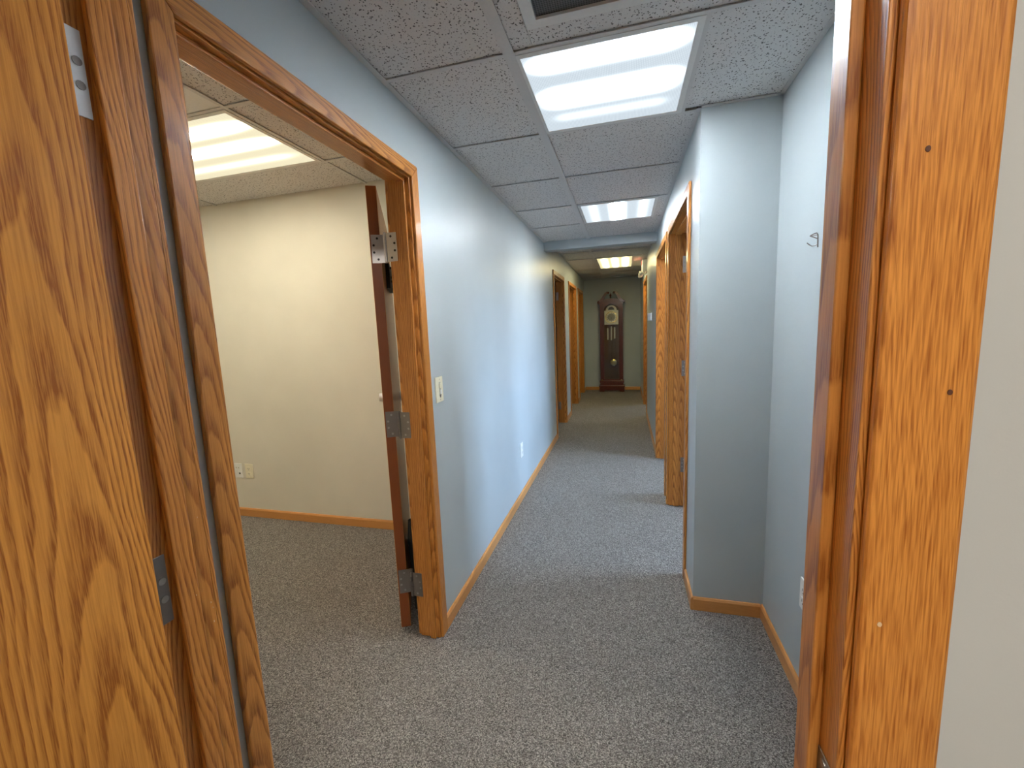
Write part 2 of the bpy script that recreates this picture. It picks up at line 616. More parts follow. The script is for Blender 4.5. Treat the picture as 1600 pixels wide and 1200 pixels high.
YS = [YR + 0.085, 2.395, 3.70, YEND]
window_wall(1, YS[0], YS[1] + 0.04, 1.60, 2.33, -0.38, 0.45)
window_wall(2, YS[1] + 0.04, YS[2] + 0.04, 2.55, 3.45, -0.38, 0.45)
window_wall(3, YS[2] + 0.04, YS[3], 5.75, 6.25, -0.2, 0.35)
for k, yy in enumerate((YS[1], YS[2])):
    struct(raw_boxes('wall_partition', GREIGE, [(XRO, XW, yy, yy + 0.08, FL, ZTOP)]),
           ('partition wall between the first two side rooms off the hall', 'partition wall between the last two side rooms off the hall')[k], 'wall')
struct(raw_boxes('wall_side_rooms_end', GREIGE, [(XRO + 0.4, XW + 0.09, YEND, YEND + 0.09, FL, ZTOP)]), 'end wall of the last side room off the hall', 'wall')
# left rooms past the office
struct(raw_boxes('wall_left_rooms_outer', GREIGE, [(-1.90, -1.82, 1.88, YEND + 0.09, FL, ZTOP)]), 'outer wall of the rooms past the office', 'wall')
struct(raw_boxes('wall_left_rooms_end', GREIGE, [(-1.82, XL - 0.5, YEND, YEND + 0.09, FL, ZTOP)]), 'end wall of the rooms past the office', 'wall')
for k, yy in enumerate((4.42, 5.44)):
    struct(raw_boxes('wall_left_partition', GREIGE, [(-1.82, XLO, yy, yy + 0.08, FL, ZTOP)]),
           ('partition wall behind the first two far doorways', 'partition wall behind the last two far doorways')[k], 'wall')

# beam
struct(raw_boxes('trim_1', BLUE, [(XL, XR, YB0, YB1, 0.566, ZTOP)]), 'blue-grey boxed beam crossing the hall ceiling', 'beam')


# ------------------------------------------------------------------ ceilings: slab + tees + tiles
def ceiling(name, label, x0, x1, y0, y1, z):
    o = box(name, SLAB_GREY, None, x0, x1, y0, y1, ZTOP, ZTOP + 0.03)
    return struct(o, label, 'ceiling')


TH = 0.015 / S


def tile(par, x0, x1, y0, y1, z):
    g = 0.0035
    box('ceiling_tile', TILE, par, x0 + g, x1 - g, y0 + g, y1 - g, z + 0.0045, z + 0.0045 + TH, bevel=0.0018, seg=1)


def tee(par, x0, x1, y0, y1, z, t=0.0022):
    box('grid_tee', GRID, par, x0, x1, y0, y1, z, z + t)


def tee_y(par, x, y0, y1, z, wd=0.013):
    tee(par, x - wd / 2, x + wd / 2, y0, y1, z)


def tee_x(par, y, x0, x1, z, wd=0.012):
    tee(par, x0, x1, y - wd / 2, y + wd / 2, z)


ceil_h = ceiling('ceiling', 'drop ceiling of speckled tiles over the hall', XLO, XW, YE0, YB1, CEIL)
ROWS = [YE1, 0.604, 1.038, 1.472, 1.910, 2.352, 2.785, YB0]
RX = -0.256
XT = 0.172
tee_y(ceil_h, RX, YE1, YB0, CEIL - 0.0012, 0.026)
tee_y(ceil_h, XL + 0.008, YE1, YB0, CEIL, 0.016)
tee_y(ceil_h, XR - 0.006, YR, YB0, CEIL, 0.012)
tee_y(ceil_h, XN - 0.006, YE1, YR, CEIL, 0.012)
tee_x(ceil_h, YR - 0.006, XR, XN, CEIL)
for k, yy in enumerate(ROWS[1:-1]):
    tee_x(ceil_h, yy, XL + 0.016, RX - 0.013, CEIL)
    tee_x(ceil_h, yy, RX + 0.013, (XN if yy < YR else XR) - 0.012, CEIL)
for y0, y1 in zip(ROWS, ROWS[1:]):
    tile(ceil_h, XL, RX, y0, y1, CEIL)
    lightrow = abs(y0 - 1.038) < 1e-6 or abs(y0 - 2.352) < 1e-6
    xr = XN if y0 < 1.3 else XR
    if lightrow:
        tee_y(ceil_h, XT, y0 + 0.006, y1 - 0.006, CEIL)
        tile(ceil_h, XT, xr, y0, min(y1, YR) if y0 < 1.3 else y1, CEIL)
    elif abs(y0 - 0.604) < 1e-6:
        # vent row: tile is cut round the return-air grille
        vx0, vx1, vy0, vy1 = -0.196, 0.190, 0.604, 0.962
        tile(ceil_h, RX, vx0, y0, y1, CEIL)
        tile(ceil_h, vx0 - 0.007, vx1 + 0.007, vy1, y1, CEIL)
        tile(ceil_h, vx1, xr, y0, y1, CEIL)
    else:
        tile(ceil_h, RX, xr, y0, y1, CEIL)

ceil_e = ceiling('ceiling_hall_end', 'drop ceiling over the dim far end of the hall', XLO, XW, YB1, YEND + 0.09, CEIL2)
ROWS2 = [YB1, 3.62, 4.053, 4.486, 5.352, 5.785, 6.218, YEND]
RX2, XT2 = -0.302, 0.098
tee_y(ceil_e, RX2, YB1, YEND, CEIL2 - 0.0012, 0.02)
tee_y(ceil_e, XL + 0.008, YB1, YEND, CEIL2, 0.016)
tee_y(ceil_e, XR - 0.006, YB1, YEND, CEIL2, 0.012)
for yy in ROWS2[1:-1]:
    tee_x(ceil_e, yy, XL + 0.016, RX2 - 0.01, CEIL2)
    tee_x(ceil_e, yy, RX2 + 0.01, XR - 0.012, CEIL2)
for y0, y1 in zip(ROWS2, ROWS2[1:]):
    halves = [(y0, y1)] if y1 - y0 < 0.6 else [(y0, (y0 + y1) / 2), ((y0 + y1) / 2, y1)]
    for a, b in halves:
        tile(ceil_e, XL, RX2, a, b, CEIL2)
        if y1 - y0 > 0.6:
            tile(ceil_e, XT2, XR, a, b, CEIL2)
        else:
            tile(ceil_e, RX2, XR, a, b, CEIL2)
tee_y(ceil_e, XT2, 4.492, 5.346, CEIL2)

ceil_o = ceiling('ceiling_office', 'drop ceiling of cream speckled tiles in the office', -3.98, XLO, YE1, 1.88, CEILO)
ox = [XLO, -1.147, -2.024, -2.59, -3.46, -3.90]
oy = [0.44, 0.655, 1.092, 1.530, 1.806]
for x in ox[1:5]:
    tee_y(ceil_o, x, 0.44, 1.806, CEILO, 0.013)
for y in oy[1:4]:
    for a, b in zip(ox, ox[1:]):
        tee_x(ceil_o, y, b + 0.007, a - 0.007, CEILO)
for a, b in zip(ox, ox[1:]):
    for c, d in zip(oy, oy[1:]):
        if a in (-1.147, -2.59) and c == 1.092:
            continue
        if a == -1.147 and c == 0.655:
            tile(ceil_o, b, -1.585, c, d, CEILO)
            continue
        tile(ceil_o, b, a, c, d, CEILO)
tee_y(ceil_o, -1.585, 0.661, 1.086, CEILO)

ceil_r = ceiling('ceiling_side_rooms', 'plain ceiling over the side rooms by the windows', XW, XW + 0.09, YR, YEND + 0.09, CEIL)
ceil_l = ceiling('ceiling_left_rooms', 'plain ceiling over the rooms past the office', -1.90, XLO, 1.88, YEND + 0.09, CEIL)
ceil_n = ceiling('ceiling_room', 'plain ceiling of the room before the entry doorway', -1.20, 1.83, -2.18, YE0, CEIL)


# ------------------------------------------------------------------ recessed ceiling lights
def ceiling_light(label, x0, x1, y0, y1, z, mat, fr=0.015):
    e = empty('ceiling_light', (x0 + x1) / 2, (y0 + y1) / 2, z)
    tag(e, label, 'ceiling light')
    zb = z - 0.001
    ztop = z + 0.02
    ob = boxes('frame', WHITE_METAL, e, [(x0, x0 + fr, y0, y1, zb, zb + 0.006), (x1 - fr, x1, y0, y1, zb, zb + 0.006),
                                         (x0 + fr, x1 - fr, y0, y0 + fr, zb, zb + 0.006), (x0 + fr, x1 - fr, y1 - fr, y1, zb, zb + 0.006)])
    box('housing', WHITE_METAL, e, x0 + 0.004, x1 - 0.004, y0 + 0.004, y1 - 0.004, zb + 0.006, ztop + 0.045)
    box('lens', mat, e, x0 + fr, x1 - fr, y0 + fr, y1 - fr, zb + 0.0012, zb + 0.0058)
    return e


COOL, COOLB = (0.80, 0.91, 1.0), (0.93, 0.97, 1.0)
lens1 = lens_mat('cool_lens_tubes_across', 'x', [(-0.215, 0.95), (-0.01, 1.5), (0.045, 0.35), (0.17, 0.008)], 0.37, L_HALL * 1.3, COOL, COOLB, 0.28, 0.027)
ceiling_light('bright cool-white square ceiling light beside the return-air grille', RX + 0.006, XT - 0.004, 1.044, 1.468, CEIL, lens1)
lens2 = lens_mat('cool_lens_tubes_lengthwise', 'y', [(-0.18, 0.012), (0.0, 2.3), (0.19, 0.015)], 0.38, L_HALL * 1.3, COOL, COOLB, 0.36, 0.027)
ceiling_light('bright cool-white square ceiling light just before the beam', RX + 0.016, XT - 0.004, 2.360, 2.777, CEIL, lens2)
lens3 = lens_mat('warm_lens_hall', 'y', [(-0.15, 0.8), (0.0, 1.0), (0.15, 0.8)], 0.42, L_END, (1.0, 0.88, 0.46), (1.0, 0.82, 0.40), 0.62, 0.028)
ceiling_light('warm yellowish long ceiling light past the beam near the clock', RX2 + 0.012, XT2 - 0.006, 4.494, 5.344, CEIL2, lens3)
lens4 = lens_mat('warm_lens_office', 'x', [(-0.17, 1.15), (0.0, 1.15), (0.17, 0.03)], 0.42, L_OFFICE * 1.2, (1.0, 0.90, 0.62), (1.0, 0.93, 0.76), 0.66, 0.026)
ceiling_light('warm cream long ceiling light inside the office', -2.016, -1.156, 1.100, 1.522, CEILO, lens4)
ceiling_light('unseen warm ceiling light added deeper in the office for more even light', -3.45, -2.60, 1.100, 1.522, CEILO, lens4)  # added fixture, out of view: brightens the office and evens its wall falloff
lens5 = lens_mat('neutral_lens_room', 'x', [(-0.17, 1.0), (0.0, 1.0), (0.17, 1.0)], 1.0, L_ROOM, (1.0, 0.96, 0.88), (1.0, 0.97, 0.90), 0.60, 0.05)
ceiling_light('long ceiling light of the room before the entry doorway', -0.25, 0.62, -0.95, -0.52, ZTOP - 0.05, lens5)

# return-air grille in the hall ceiling
g = empty('return_air_grille', 0, 0.78, CEIL)
tag(g, 'dark mesh return-air grille with pale frame in hall ceiling', 'vent')
vx0, vx1, vy0, vy1 = -0.196, 0.190, 0.604, 0.962
fw = 0.024
boxes('frame', WHITE_METAL, g, [(vx0, vx0 + fw, vy0, vy1, CEIL - 0.006, CEIL + 0.003), (vx1 - fw, vx1, vy0, vy1, CEIL - 0.006, CEIL + 0.003),
                                (vx0 + fw, vx1 - fw, vy0, vy0 + fw, CEIL - 0.006, CEIL + 0.003), (vx0 + fw, vx1 - fw, vy1 - fw, vy1, CEIL - 0.006, CEIL + 0.003)])
box('mesh_panel', VENT_MESH, g, vx0 + fw, vx1 - fw, vy0 + fw, vy1 - fw, CEIL, CEIL + 0.003)
# supply diffuser in the office ceiling
g = empty('supply_diffuser', -1.366, 0.873, CEILO)
tag(g, 'plain cream square air diffuser in office ceiling', 'vent')
box('panel', WHITE_METAL, g, -1.579, -1.154, 0.661, 1.086, CEILO + 0.0025, CEILO + 0.012)
for k in range(3):
    a = 0.135 - 0.042 * k
    zz = CEILO - 0.002 - 0.006 * k
    t = 0.016
    boxes('louvre', WHITE_METAL, g, [(-1.366 - a, -1.366 - a + t, 0.873 - a, 0.873 + a, zz, zz + 0.004), (-1.366 + a - t, -1.366 + a, 0.873 - a, 0.873 + a, zz, zz + 0.004),
                                     (-1.366 - a + t, -1.366 + a - t, 0.873 - a, 0.873 - a + t, zz, zz + 0.004), (-1.366 - a + t, -1.366 + a - t, 0.873 + a - t, 0.873 + a, zz, zz + 0.004)])


# ------------------------------------------------------------------ door frames
def fmap(along):
    if along == 'y':
        return lambda a, z, b: V(b, a, z)
    return lambda a, z, b: V(a, b, z)


def door_frame(name, label, along, a0, a1, b0, b1, stop, zt=ZD, side_mat=None, both=True, CW=CW):
    """Cased opening. a: along the wall, b0 = face toward which 'front' casing sits (b0 may be > b1)."""
    fn = fmap(along)
    sgn = 1 if b0 > b1 else -1
    e = empty(name, *((b0, (a0 + a1) / 2, FL) if along == 'y' else ((a0 + a1) / 2, b0, FL)))
    struct(e, label, 'doorway')
    vm, hm = OAK['z'], OAK[along]
    bv = 0.0015
    z1 = zt + JT
    prism('jamb', vm, e, [(a0 - JT, FL), (a0, FL), (a0, z1), (a0 - JT, z1)], b0, b1, fn, bv)
    prism('jamb', vm, e, [(a1, FL), (a1 + JT, FL), (a1 + JT, z1), (a1, z1)], b0, b1, fn, bv)
    prism('head_jamb', hm, e, [(a0, zt), (a1, zt), (a1, z1), (a0, z1)], b0, b1, fn, bv)
    st = 0.011 / S
    s0, s1 = stop
    prism('stop', vm, e, [(a0, FL), (a0 + st, FL), (a0 + st, zt - st), (a0, zt - st)], s0, s1, fn, 0.002)
    prism('stop', vm, e, [(a1 - st, FL), (a1, FL), (a1, zt - st), (a1 - st, zt - st)], s0, s1, fn, 0.002)
    prism('head_stop', hm, e, [(a0, zt - st), (a1, zt - st), (a1, zt), (a0, zt)], s0, s1, fn, 0.002)
    for face, d in ((b0, sgn), (b1, -sgn)) if both else ((b0, sgn),):
        f0, f1 = face, face + d * CT
        i0, i1, o0, o1 = a0 - RV, a1 + RV, a0 - RV - CW, a1 + RV + CW
        zi, zo = zt + RV, zt + RV + CW
        sm = side_mat if (side_mat and face == b0) else vm
        prism('side_casing', sm, e, [(o0, FL), (i0, FL), (i0, zi), (o0, zo)], f0, f1, fn, 0.004)
        prism('side_casing', sm, e, [(i1, FL), (o1, FL), (o1, zo), (i1, zi)], f0, f1, fn, 0.004)
        prism('head_casing', hm, e, [(i0, zi), (i1, zi), (o1, zo), (o0, zo)], f0, f1, fn, 0.004)
    return e


D1 = door_frame('door_1', 'oak-cased entry doorway with an open oak veneer door', 'x', E_OPEN[0], E_OPEN[1], YE0, YE1, (0.335, 0.358), side_mat=OAK_RIFT, CW=0.0485)
D2 = door_frame('door_2', 'oak-cased office doorway with its door swung into the beige office', 'y', L_OPEN[0][0], L_OPEN[0][1], XL, XLO, (-0.603, -0.622))
D3 = door_frame('door_3', 'oak-cased doorway on the office-side hall wall right after the beam', 'y', L_OPEN[1][0], L_OPEN[1][1], XL, XLO, (-0.603, -0.622))
D4 = door_frame('door_4', 'oak-cased doorway on the office-side hall wall, second past the beam', 'y', L_OPEN[2][0], L_OPEN[2][1], XL, XLO, (-0.603, -0.622))
D5 = door_frame('door_5', 'oak-cased doorway on the office-side hall wall, closest to the clock', 'y', L_OPEN[3][0], L_OPEN[3][1], XL, XLO, (-0.603, -0.622))
D6 = door_frame('door_6', 'oak-cased doorway on the hall wall across from the office next to the return wall', 'y', R_OPEN[0][0], R_OPEN[0][1], XR, XRO, (0.247, 0.276))
D7 = door_frame('door_7', 'oak-cased doorway on the hall wall across from the office just before the thermostat', 'y', R_OPEN[1][0], R_OPEN[1][1], XR, XRO, (0.247, 0.276))
D8 = door_frame('door_8', 'oak-cased doorway on the hall wall across from the office under the exit light', 'y', R_OPEN[2][0], R_OPEN[2][1], XR, XRO, (0.247, 0.276))


# slabs: dir = unit plan vector from hinge edge along the door, nrm = across its thickness
def slab(parent, hx, hy, dx, dy, nx, ny, width, thick, z0, z1, mat, edge_mat=None, name='slab'):
    def fn(a, b, z):
        return V(hx + dx * a + nx * b, hy + dy * a + ny * b, z)
    o = box(name, mat, parent, 0.0, width, 0, thick, z0, z1, bevel=0.0012, seg=1, fn=fn)
    if edge_mat:
        box('hinge_edge', edge_mat, o, -0.0012, 0.0, 0.0008, thick - 0.0008, z0 + 0.001, z1 - 0.001, fn=fn)
    return o, fn


DT = 0.0315
# entry door, opened square into the room
ES, ESf = slab(D1, -0.476, 0.298, 0, -1, -1, 0, 0.652, DT, FL + 0.012, ZD - 0.003, OAK_SLAB)
# office door
dl = math.hypot(0.47, 0.88)
dx, dy = -0.47 / dl, 0.88 / dl
OS, OSf = slab(D2, -0.731, 1.1455, dx, dy, -dx * 0 + dy, -dx, 0.640, 0.0305, FL + 0.016, ZD - 0.003, OAK_SLAB, OAK_DARK)
# right-hand doors swung into their rooms
slab(D6, XRO + 0.012, R_OPEN[0][1] - 0.034, 1, 0, 0, 1, 0.645, DT, FL + 0.012, ZD - 0.003, OAK_SLAB)
slab(D7, XRO + 0.012, R_OPEN[1][1] - 0.034, 1, 0, 0, 1, 0.645, DT, FL + 0.012, ZD - 0.003, OAK_SLAB)
slab(D4, XLO - 0.012, L_OPEN[2][1] - 0.02, -1, 0, 0, 1, 0.60, DT, FL + 0.012, ZD - 0.003, OAK_SLAB, OAK_DARK)


# hinges
def hinge_plate(parent, fn, a0, a1, z0, z1, t, mat, screws, smat, name='hinge', r=0.0034):
    """fn(a, z, d): a across the leaf, d out of its surface (plan units)."""
    bm = bmesh.new()
    add_prism(bm, [(a0, z0), (a1, z0), (a1, z1), (a0, z1)], 0.0, t, fn)
    o = finish(name, bm, mat, parent, 0.0006, 1)
    for (sa, sz) in screws:
        bm = bmesh.new()
        pts = [(sa + r * math.cos(2 * math.pi * k / 12), sz + r * math.sin(2 * math.pi * k / 12)) for k in range(12)]
        add_prism(bm, pts, t, t + 0.0007, fn)
        s_ = finish('screw', bm, smat, o)
    return o


# entry jamb hinge leaves (face +x, jamb face x = E_OPEN[0])
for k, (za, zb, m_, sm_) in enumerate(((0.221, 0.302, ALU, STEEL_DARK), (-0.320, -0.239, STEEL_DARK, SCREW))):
    h = zb - za
    hinge_plate(D1, lambda a, z, d: V(E_OPEN[0] + d, a, z), YE0 - 0.008, 0.3300, za, zb, 0.0012, m_,
                [(0.312, zb - h * 0.13), (0.3235, zb - h * 0.37), (0.3235, za + h * 0.36), (0.312, za + h * 0.13)], sm_, r=0.0042)
    bm = bmesh.new()
    add_tube(bm, [V(-0.513, 0.2965, za), V(-0.513, 0.2965, zb)], 0.0065, 12)
    finish('hinge_barrel', bm, m_, D1, smooth=True)

# office hinges: jamb leaf, barrel, door leaf
YJ = L_OPEN[0][1]
for k, zc in enumerate((0.2485, -0.2865, -0.8195)):
    h = 0.041
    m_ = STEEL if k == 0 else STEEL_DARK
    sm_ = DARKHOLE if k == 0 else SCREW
    hinge_plate(D2, lambda a, z, d: V(a, YJ - d, z), -0.6745, -0.642, zc - h, zc + h, 0.0014, m_,
                [(-0.660, zc + h * 0.74), (-0.649, zc + h * 0.25), (-0.649, zc - h * 0.25), (-0.660, zc - h * 0.74)], sm_)
    lo_ = 0.0

    def leaf(a, z, d):
        return OSf(-0.0014 - d, a, z)
    hinge_plate(D2, leaf, 0.004, 0.050, zc - h, zc + h, 0.0014, m_,
                [(0.022, zc + h * 0.74), (0.011, zc + h * 0.25), (0.011, zc - h * 0.25), (0.022, zc - h * 0.74)], sm_)
    bm = bmesh.new()
    pts = []
    for q in range(5):
        za, zb = zc - h + q * 0.4 * h, zc - h + (q + 1) * 0.4 * h
        add_tube(bm, [V(-0.6800, YJ + 0.0005, za + 0.0006), V(-0.6800, YJ + 0.0005, zb - 0.0006)], 0.0068, 12)
    add_tube(bm, [V(-0.6800, YJ + 0.0005, zc - h - 0.003), V(-0.6800, YJ + 0.0005, zc + h + 0.003)], 0.0045, 10)
    finish('hinge_barrel', bm, m_, D2, smooth=True)
# latch bolt + lever of the office door
bm = bmesh.new()
for sgn, b0 in ((-1, 0.0), (1, 0.0305)):
    base = OSf(0.592, b0, -0.285)
    d = (OSf(0, 1, 0) - OSf(0, 0, 0)).normalized() * sgn
    al = (OSf(1, 0, 0) - OSf(0, 0, 0)).normalized()
    add_tube(bm, [base, base + d * 0.010], 0.030, 16)
    add_tube(bm, [base + d * 0.010, base + d * 0.050], 0.010, 12)
    add_tube(bm, [base + d * 0.044, base + d * 0.052, base + d * 0.066, base + d * 0.078, base + d * 0.082], 0.026, 14)
finish('door_knob', bm, ALU, OS, smooth=True)
# right jamb hinge leaves of the first right doorway
for zc in (0.280, -0.247, -0.768):
    h = 0.041
    yj = R_OPEN[0][1]
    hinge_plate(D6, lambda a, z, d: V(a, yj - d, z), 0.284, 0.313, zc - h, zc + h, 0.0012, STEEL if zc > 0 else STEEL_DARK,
                [(0.300, zc + h * 0.7), (0.292, zc + h * 0.25), (0.292, zc - h * 0.25), (0.300, zc - h * 0.7)], SCREW)
# strike plates: entry right jamb, first far-left doorway
hinge_plate(D1, lambda a, z, d: V(E_OPEN[1] - d, a, z), 0.3135, 0.3360, -0.372, -0.331, 0.0010, STEEL_DARK, [(0.326, -0.338), (0.326, -0.366)], SCREW, 'strike_plate')
hinge_plate(D3, lambda a, z, d: V(a, L_OPEN[1][1] - d, z), -0.664, -0.640, 0.25, 0.33, 0.0012, STEEL, [], SCREW, 'hinge')
hinge_plate(D3, lambda a, z, d: V(a, L_OPEN[1][1] - d, z), -0.664, -0.640, -0.86, -0.78, 0.0012, STEEL_DARK, [], SCREW, 'hinge')

# nail dents and chips on the near right casing
yc = YE0 - CT
for (xx, zz, m_) in ((0.1856, 0.198, NAIL), (0.1625, 0.0885, NAIL), (0.183, -0.048, NAIL), (0.158, -0.200, FILLER), (0.1595, -0.310, FILLER)):
    bm = bmesh.new()
    pts = [(xx + 0.0013 * math.cos(2 * math.pi * k / 10), zz + 0.0017 * math.sin(2 * math.pi * k / 10)) for k in range(10)]
    add_prism(bm, pts, yc - 0.0004, yc + 0.0008, fmap('x'))
    finish('nail_dent', bm, m_, D1)

# pale chips in the varnish of the near hinge jamb
for (xx, yy, zz, ln) in ((-0.510, 0.3745, -0.331, 0.0022), (-0.510, 0.3760, -0.339, 0.0020), (-0.510, 0.3750, -0.358, 0.0028), (-0.5021, 0.3530, -0.3055, 0.0018), (-0.510, 0.3730, -0.216, 0.0016)):
    bm = bmesh.new()
    add_prism(bm, [(yy, zz), (yy + ln * 0.35, zz + ln * 0.2), (yy + ln * 0.3, zz + ln), (yy - ln * 0.15, zz + ln * 0.8)], xx - 0.0004, xx + 0.0003, fmap('y'))
    finish('chip', bm, FILLER, D1)

# ------------------------------------------------------------------ baseboards
BH, BT = 0.072 / S * 0.93, 0.012 / S


def base_y(name, label, xface, sgn, y0, y1):
    prof = [(0, FL), (sgn * BT, FL), (sgn * BT, FL + BH - 0.008), (sgn * BT * 0.55, FL + BH), (0, FL + BH)]
    o = prism(name, OAK_BASE['y'], None, [(xface + p, q) for p, q in prof], y0, y1, lambda a, z, b: V(a, b, z), 0.0012, 1)
    return struct(o, label, 'baseboard')


def base_x(name, label, yface, sgn, x0, x1):
    prof = [(0, FL), (sgn * BT, FL), (sgn * BT, FL + BH - 0.008), (sgn * BT * 0.55, FL + BH), (0, FL + BH)]
    o = prism(name, OAK_BASE['x'], None, [(yface + p, q) for p, q in prof], x0, x1, lambda a, z, b: V(b, a, z), 0.0012, 1)
    return struct(o, label, 'baseboard')


CO = RV + CW + 0.001
base_y('baseboard_left', 'oak baseboard along the long blue-grey hall wall', XL, 1, L_OPEN[0][1] + CO, L_OPEN[1][0] - CO)
base_y('baseboard_left_far', 'short oak baseboard between the first two far office-side doorways', XL, 1, L_OPEN[1][1] + CO, L_OPEN[2][0] - CO)
base_y('baseboard_left_end', 'short oak baseboard between the last two far office-side doorways', XL, 1, L_OPEN[2][1] + CO, L_OPEN[3][0] - CO)
base_y('baseboard_left_clock', 'short oak baseboard by the clock on the office-side hall wall', XL, 1, L_OPEN[3][1] + CO, YEND - BT)
base_x('baseboard_end', 'oak baseboard along the hall end wall behind the clock', YEND, -1, XL, XR)
base_y('baseboard_right_corner', 'short oak baseboard from the outside corner to the nearest doorway', XR, -1, YR - BT, R_OPEN[0][0] - CO)
base_x('baseboard_return', 'oak baseboard across the short return wall', YR, -1, XR, XN - BT)
base_y('baseboard_alcove', 'oak baseboard running under the wire hook in the alcove', XN, -1, YE1 + 0.02, YR)
base_y('baseboard_right', 'oak baseboard under the thermostat on the hall wall across from the office', XR, -1, R_OPEN[1][1] + CO, R_OPEN[2][0] - CO)
base_y('baseboard_right_end', 'short oak baseboard between the doorway under the exit light and the end wall', XR, -1, R_OPEN[2][1] + CO, YEND - BT)
base_x('baseboard_office', 'honey oak baseboard along the beige office wall', 1.806, -1, -3.90, XLO)
base_y('baseboard_office_side', 'oak baseboard behind the open office door', XLO, -1, L_OPEN[0][1] + CO, 1.806 - BT)


# ------------------------------------------------------------------ wall plates
def plate(name, label, cat, fn, a0, a1, z0, z1, mat):
    """fn(a, z, d) with d out of the wall"""
    e = empty(name, 0, 0, 0)
    c = fn((a0 + a1) / 2, z0, 0)
    e.location = c
    WL[e.name] = c.copy()
    tag(e, label, cat)
    bm = bmesh.new()
    add_prism(bm, [(a0, z0), (a1, z0), (a1, z1), (a0, z1)], 0.0, 0.0045, fn)
    finish('cover_plate', bm, mat, e, 0.002, 2)
    return e


def pad(e, name, fn, a0, a1, z0, z1, d0, d1, mat, bevel=0.0006):
    bm = bmesh.new()
    add_prism(bm, [(a0, z0), (a1, z0), (a1, z1), (a0, z1)], d0, d1, fn)
    return finish(name, bm, mat, e, bevel, 1)


def fleft(a, z, d):
    return V(XL + d, a, z)


GREYPL = flat('grey_plastic', (0.50, 0.48, 0.40), 0.4)
e = plate('dimmer_switch', 'ivory slide dimmer plate on blue-grey wall beside office doorway', 'light switch', fleft, 1.226, 1.279, -0.232, -0.149, IVORY)
pad(e, 'slider_track', fleft, 1.2475, 1.2605, -0.216, -0.166, 0.0045, 0.0052, GREYPL)
pad(e, 'toggle', fleft, 1.2480, 1.2600, -0.186, -0.170, 0.0052, 0.0085, IVORY)
pad(e, 'slider_knob', fleft, 1.2485, 1.2595, -0.205, -0.192, 0.0052, 0.0095, WHITE_PL)
bm = bmesh.new()
add_prism(bm, [(1.2478, -0.2075), (1.2602, -0.2075), (1.254, -0.2175)], 0.0045, 0.0060, fleft)
finish('arrow_mark', bm, STEEL_DARK, e)
for zz in (-0.157, -0.224):
    pad(e, 'screw', fleft, 1.2515, 1.2550, zz - 0.0018, zz + 0.0018, 0.0045, 0.0051, SCREW)


def duplex(e, fn, am, z0, z1, mat):
    zm = (z0 + z1) / 2
    for s_ in (-1, 1):
        zc = zm + s_ * 0.0145
        p = pad(e, 'socket', fn, am - 0.012, am + 0.012, zc - 0.010, zc + 0.010, 0.0045, 0.0062, mat, 0.001)
        for q in (-0.0045, 0.0045):
            pad(p, 'slot', fn, am + q - 0.0008, am + q + 0.0008, zc - 0.002, zc + 0.005, 0.0062, 0.0065, DARKHOLE, 0)
        pad(p, 'slot', fn, am - 0.0015, am + 0.0015, zc - 0.0075, zc - 0.0045, 0.0062, 0.0065, DARKHOLE, 0)


e = plate('wall_outlet', 'white outlet low on the long blue-grey hall wall', 'outlet', fleft, 2.290, 2.345, -0.754, -0.670, WHITE_PL)
duplex(e, fleft, 2.3175, -0.754, -0.670, WHITE_PL)


def foff(a, z, d):
    return V(a, 1.806 - d, z)


e = plate('phone_jack', 'white phone and data jack plate on beige office wall', 'jack plate', foff, -2.130, -2.078, -0.775, -0.692, WHITE_PL)
for (aa, zz) in ((-2.116, -0.716), (-2.100, -0.716)):
    pad(e, 'port', foff, aa - 0.004, aa + 0.004, zz - 0.004, zz + 0.004, 0.0045, 0.0052, GREYPL)
pad(e, 'port', foff, -2.101, -2.091, -0.754, -0.744, 0.0045, 0.0054, DARKHOLE)
e = plate('wall_outlet', 'ivory duplex outlet on beige office wall', 'outlet', foff, -2.056, -2.004, -0.775, -0.692, IVORY)
duplex(e, foff, -2.030, -0.775, -0.692, IVORY)


def falc(a, z, d):
    return V(XN - d, a, z)


e = plate('wall_outlet', 'white outlet in the alcove at the edge of the entry casing', 'outlet', falc, 1.116, 1.1675, -0.752, -0.670, WHITE_PL)
duplex(e, falc, 1.142, -0.752, -0.670, WHITE_PL)


def frt(a, z, d):
    return V(XR - d, a, z)


e = plate('thermostat', 'small white thermostat on the hall wall across from the office between two doorways', 'thermostat', frt, 3.83, 3.905, 0.004, 0.078, WHITE_PL)
pad(e, 'housing', frt, 3.836, 3.899, 0.010, 0.072, 0.0045, 0.034, WHITE_PL, 0.002)
pad(e, 'lever', frt, 3.855, 3.880, 0.022, 0.028, 0.034, 0.036, GREYPL)
e = plate('light_switch', 'white light switch past the doorway under the exit light', 'light switch', frt, 5.42, 5.475, -0.270, -0.190, WHITE_PL)
pad(e, 'toggle', frt, 5.4435, 5.4515, -0.237, -0.223, 0.0045, 0.013, WHITE_PL)

# wire coat hook in the alcove
hk = empty('wire_hook', XN, 1.185, 0.16)
tag(hk, 'small bent steel wire hook on the pale alcove wall', 'hook')


def hp(a, z, d):
    return V(XN - d, a, z)


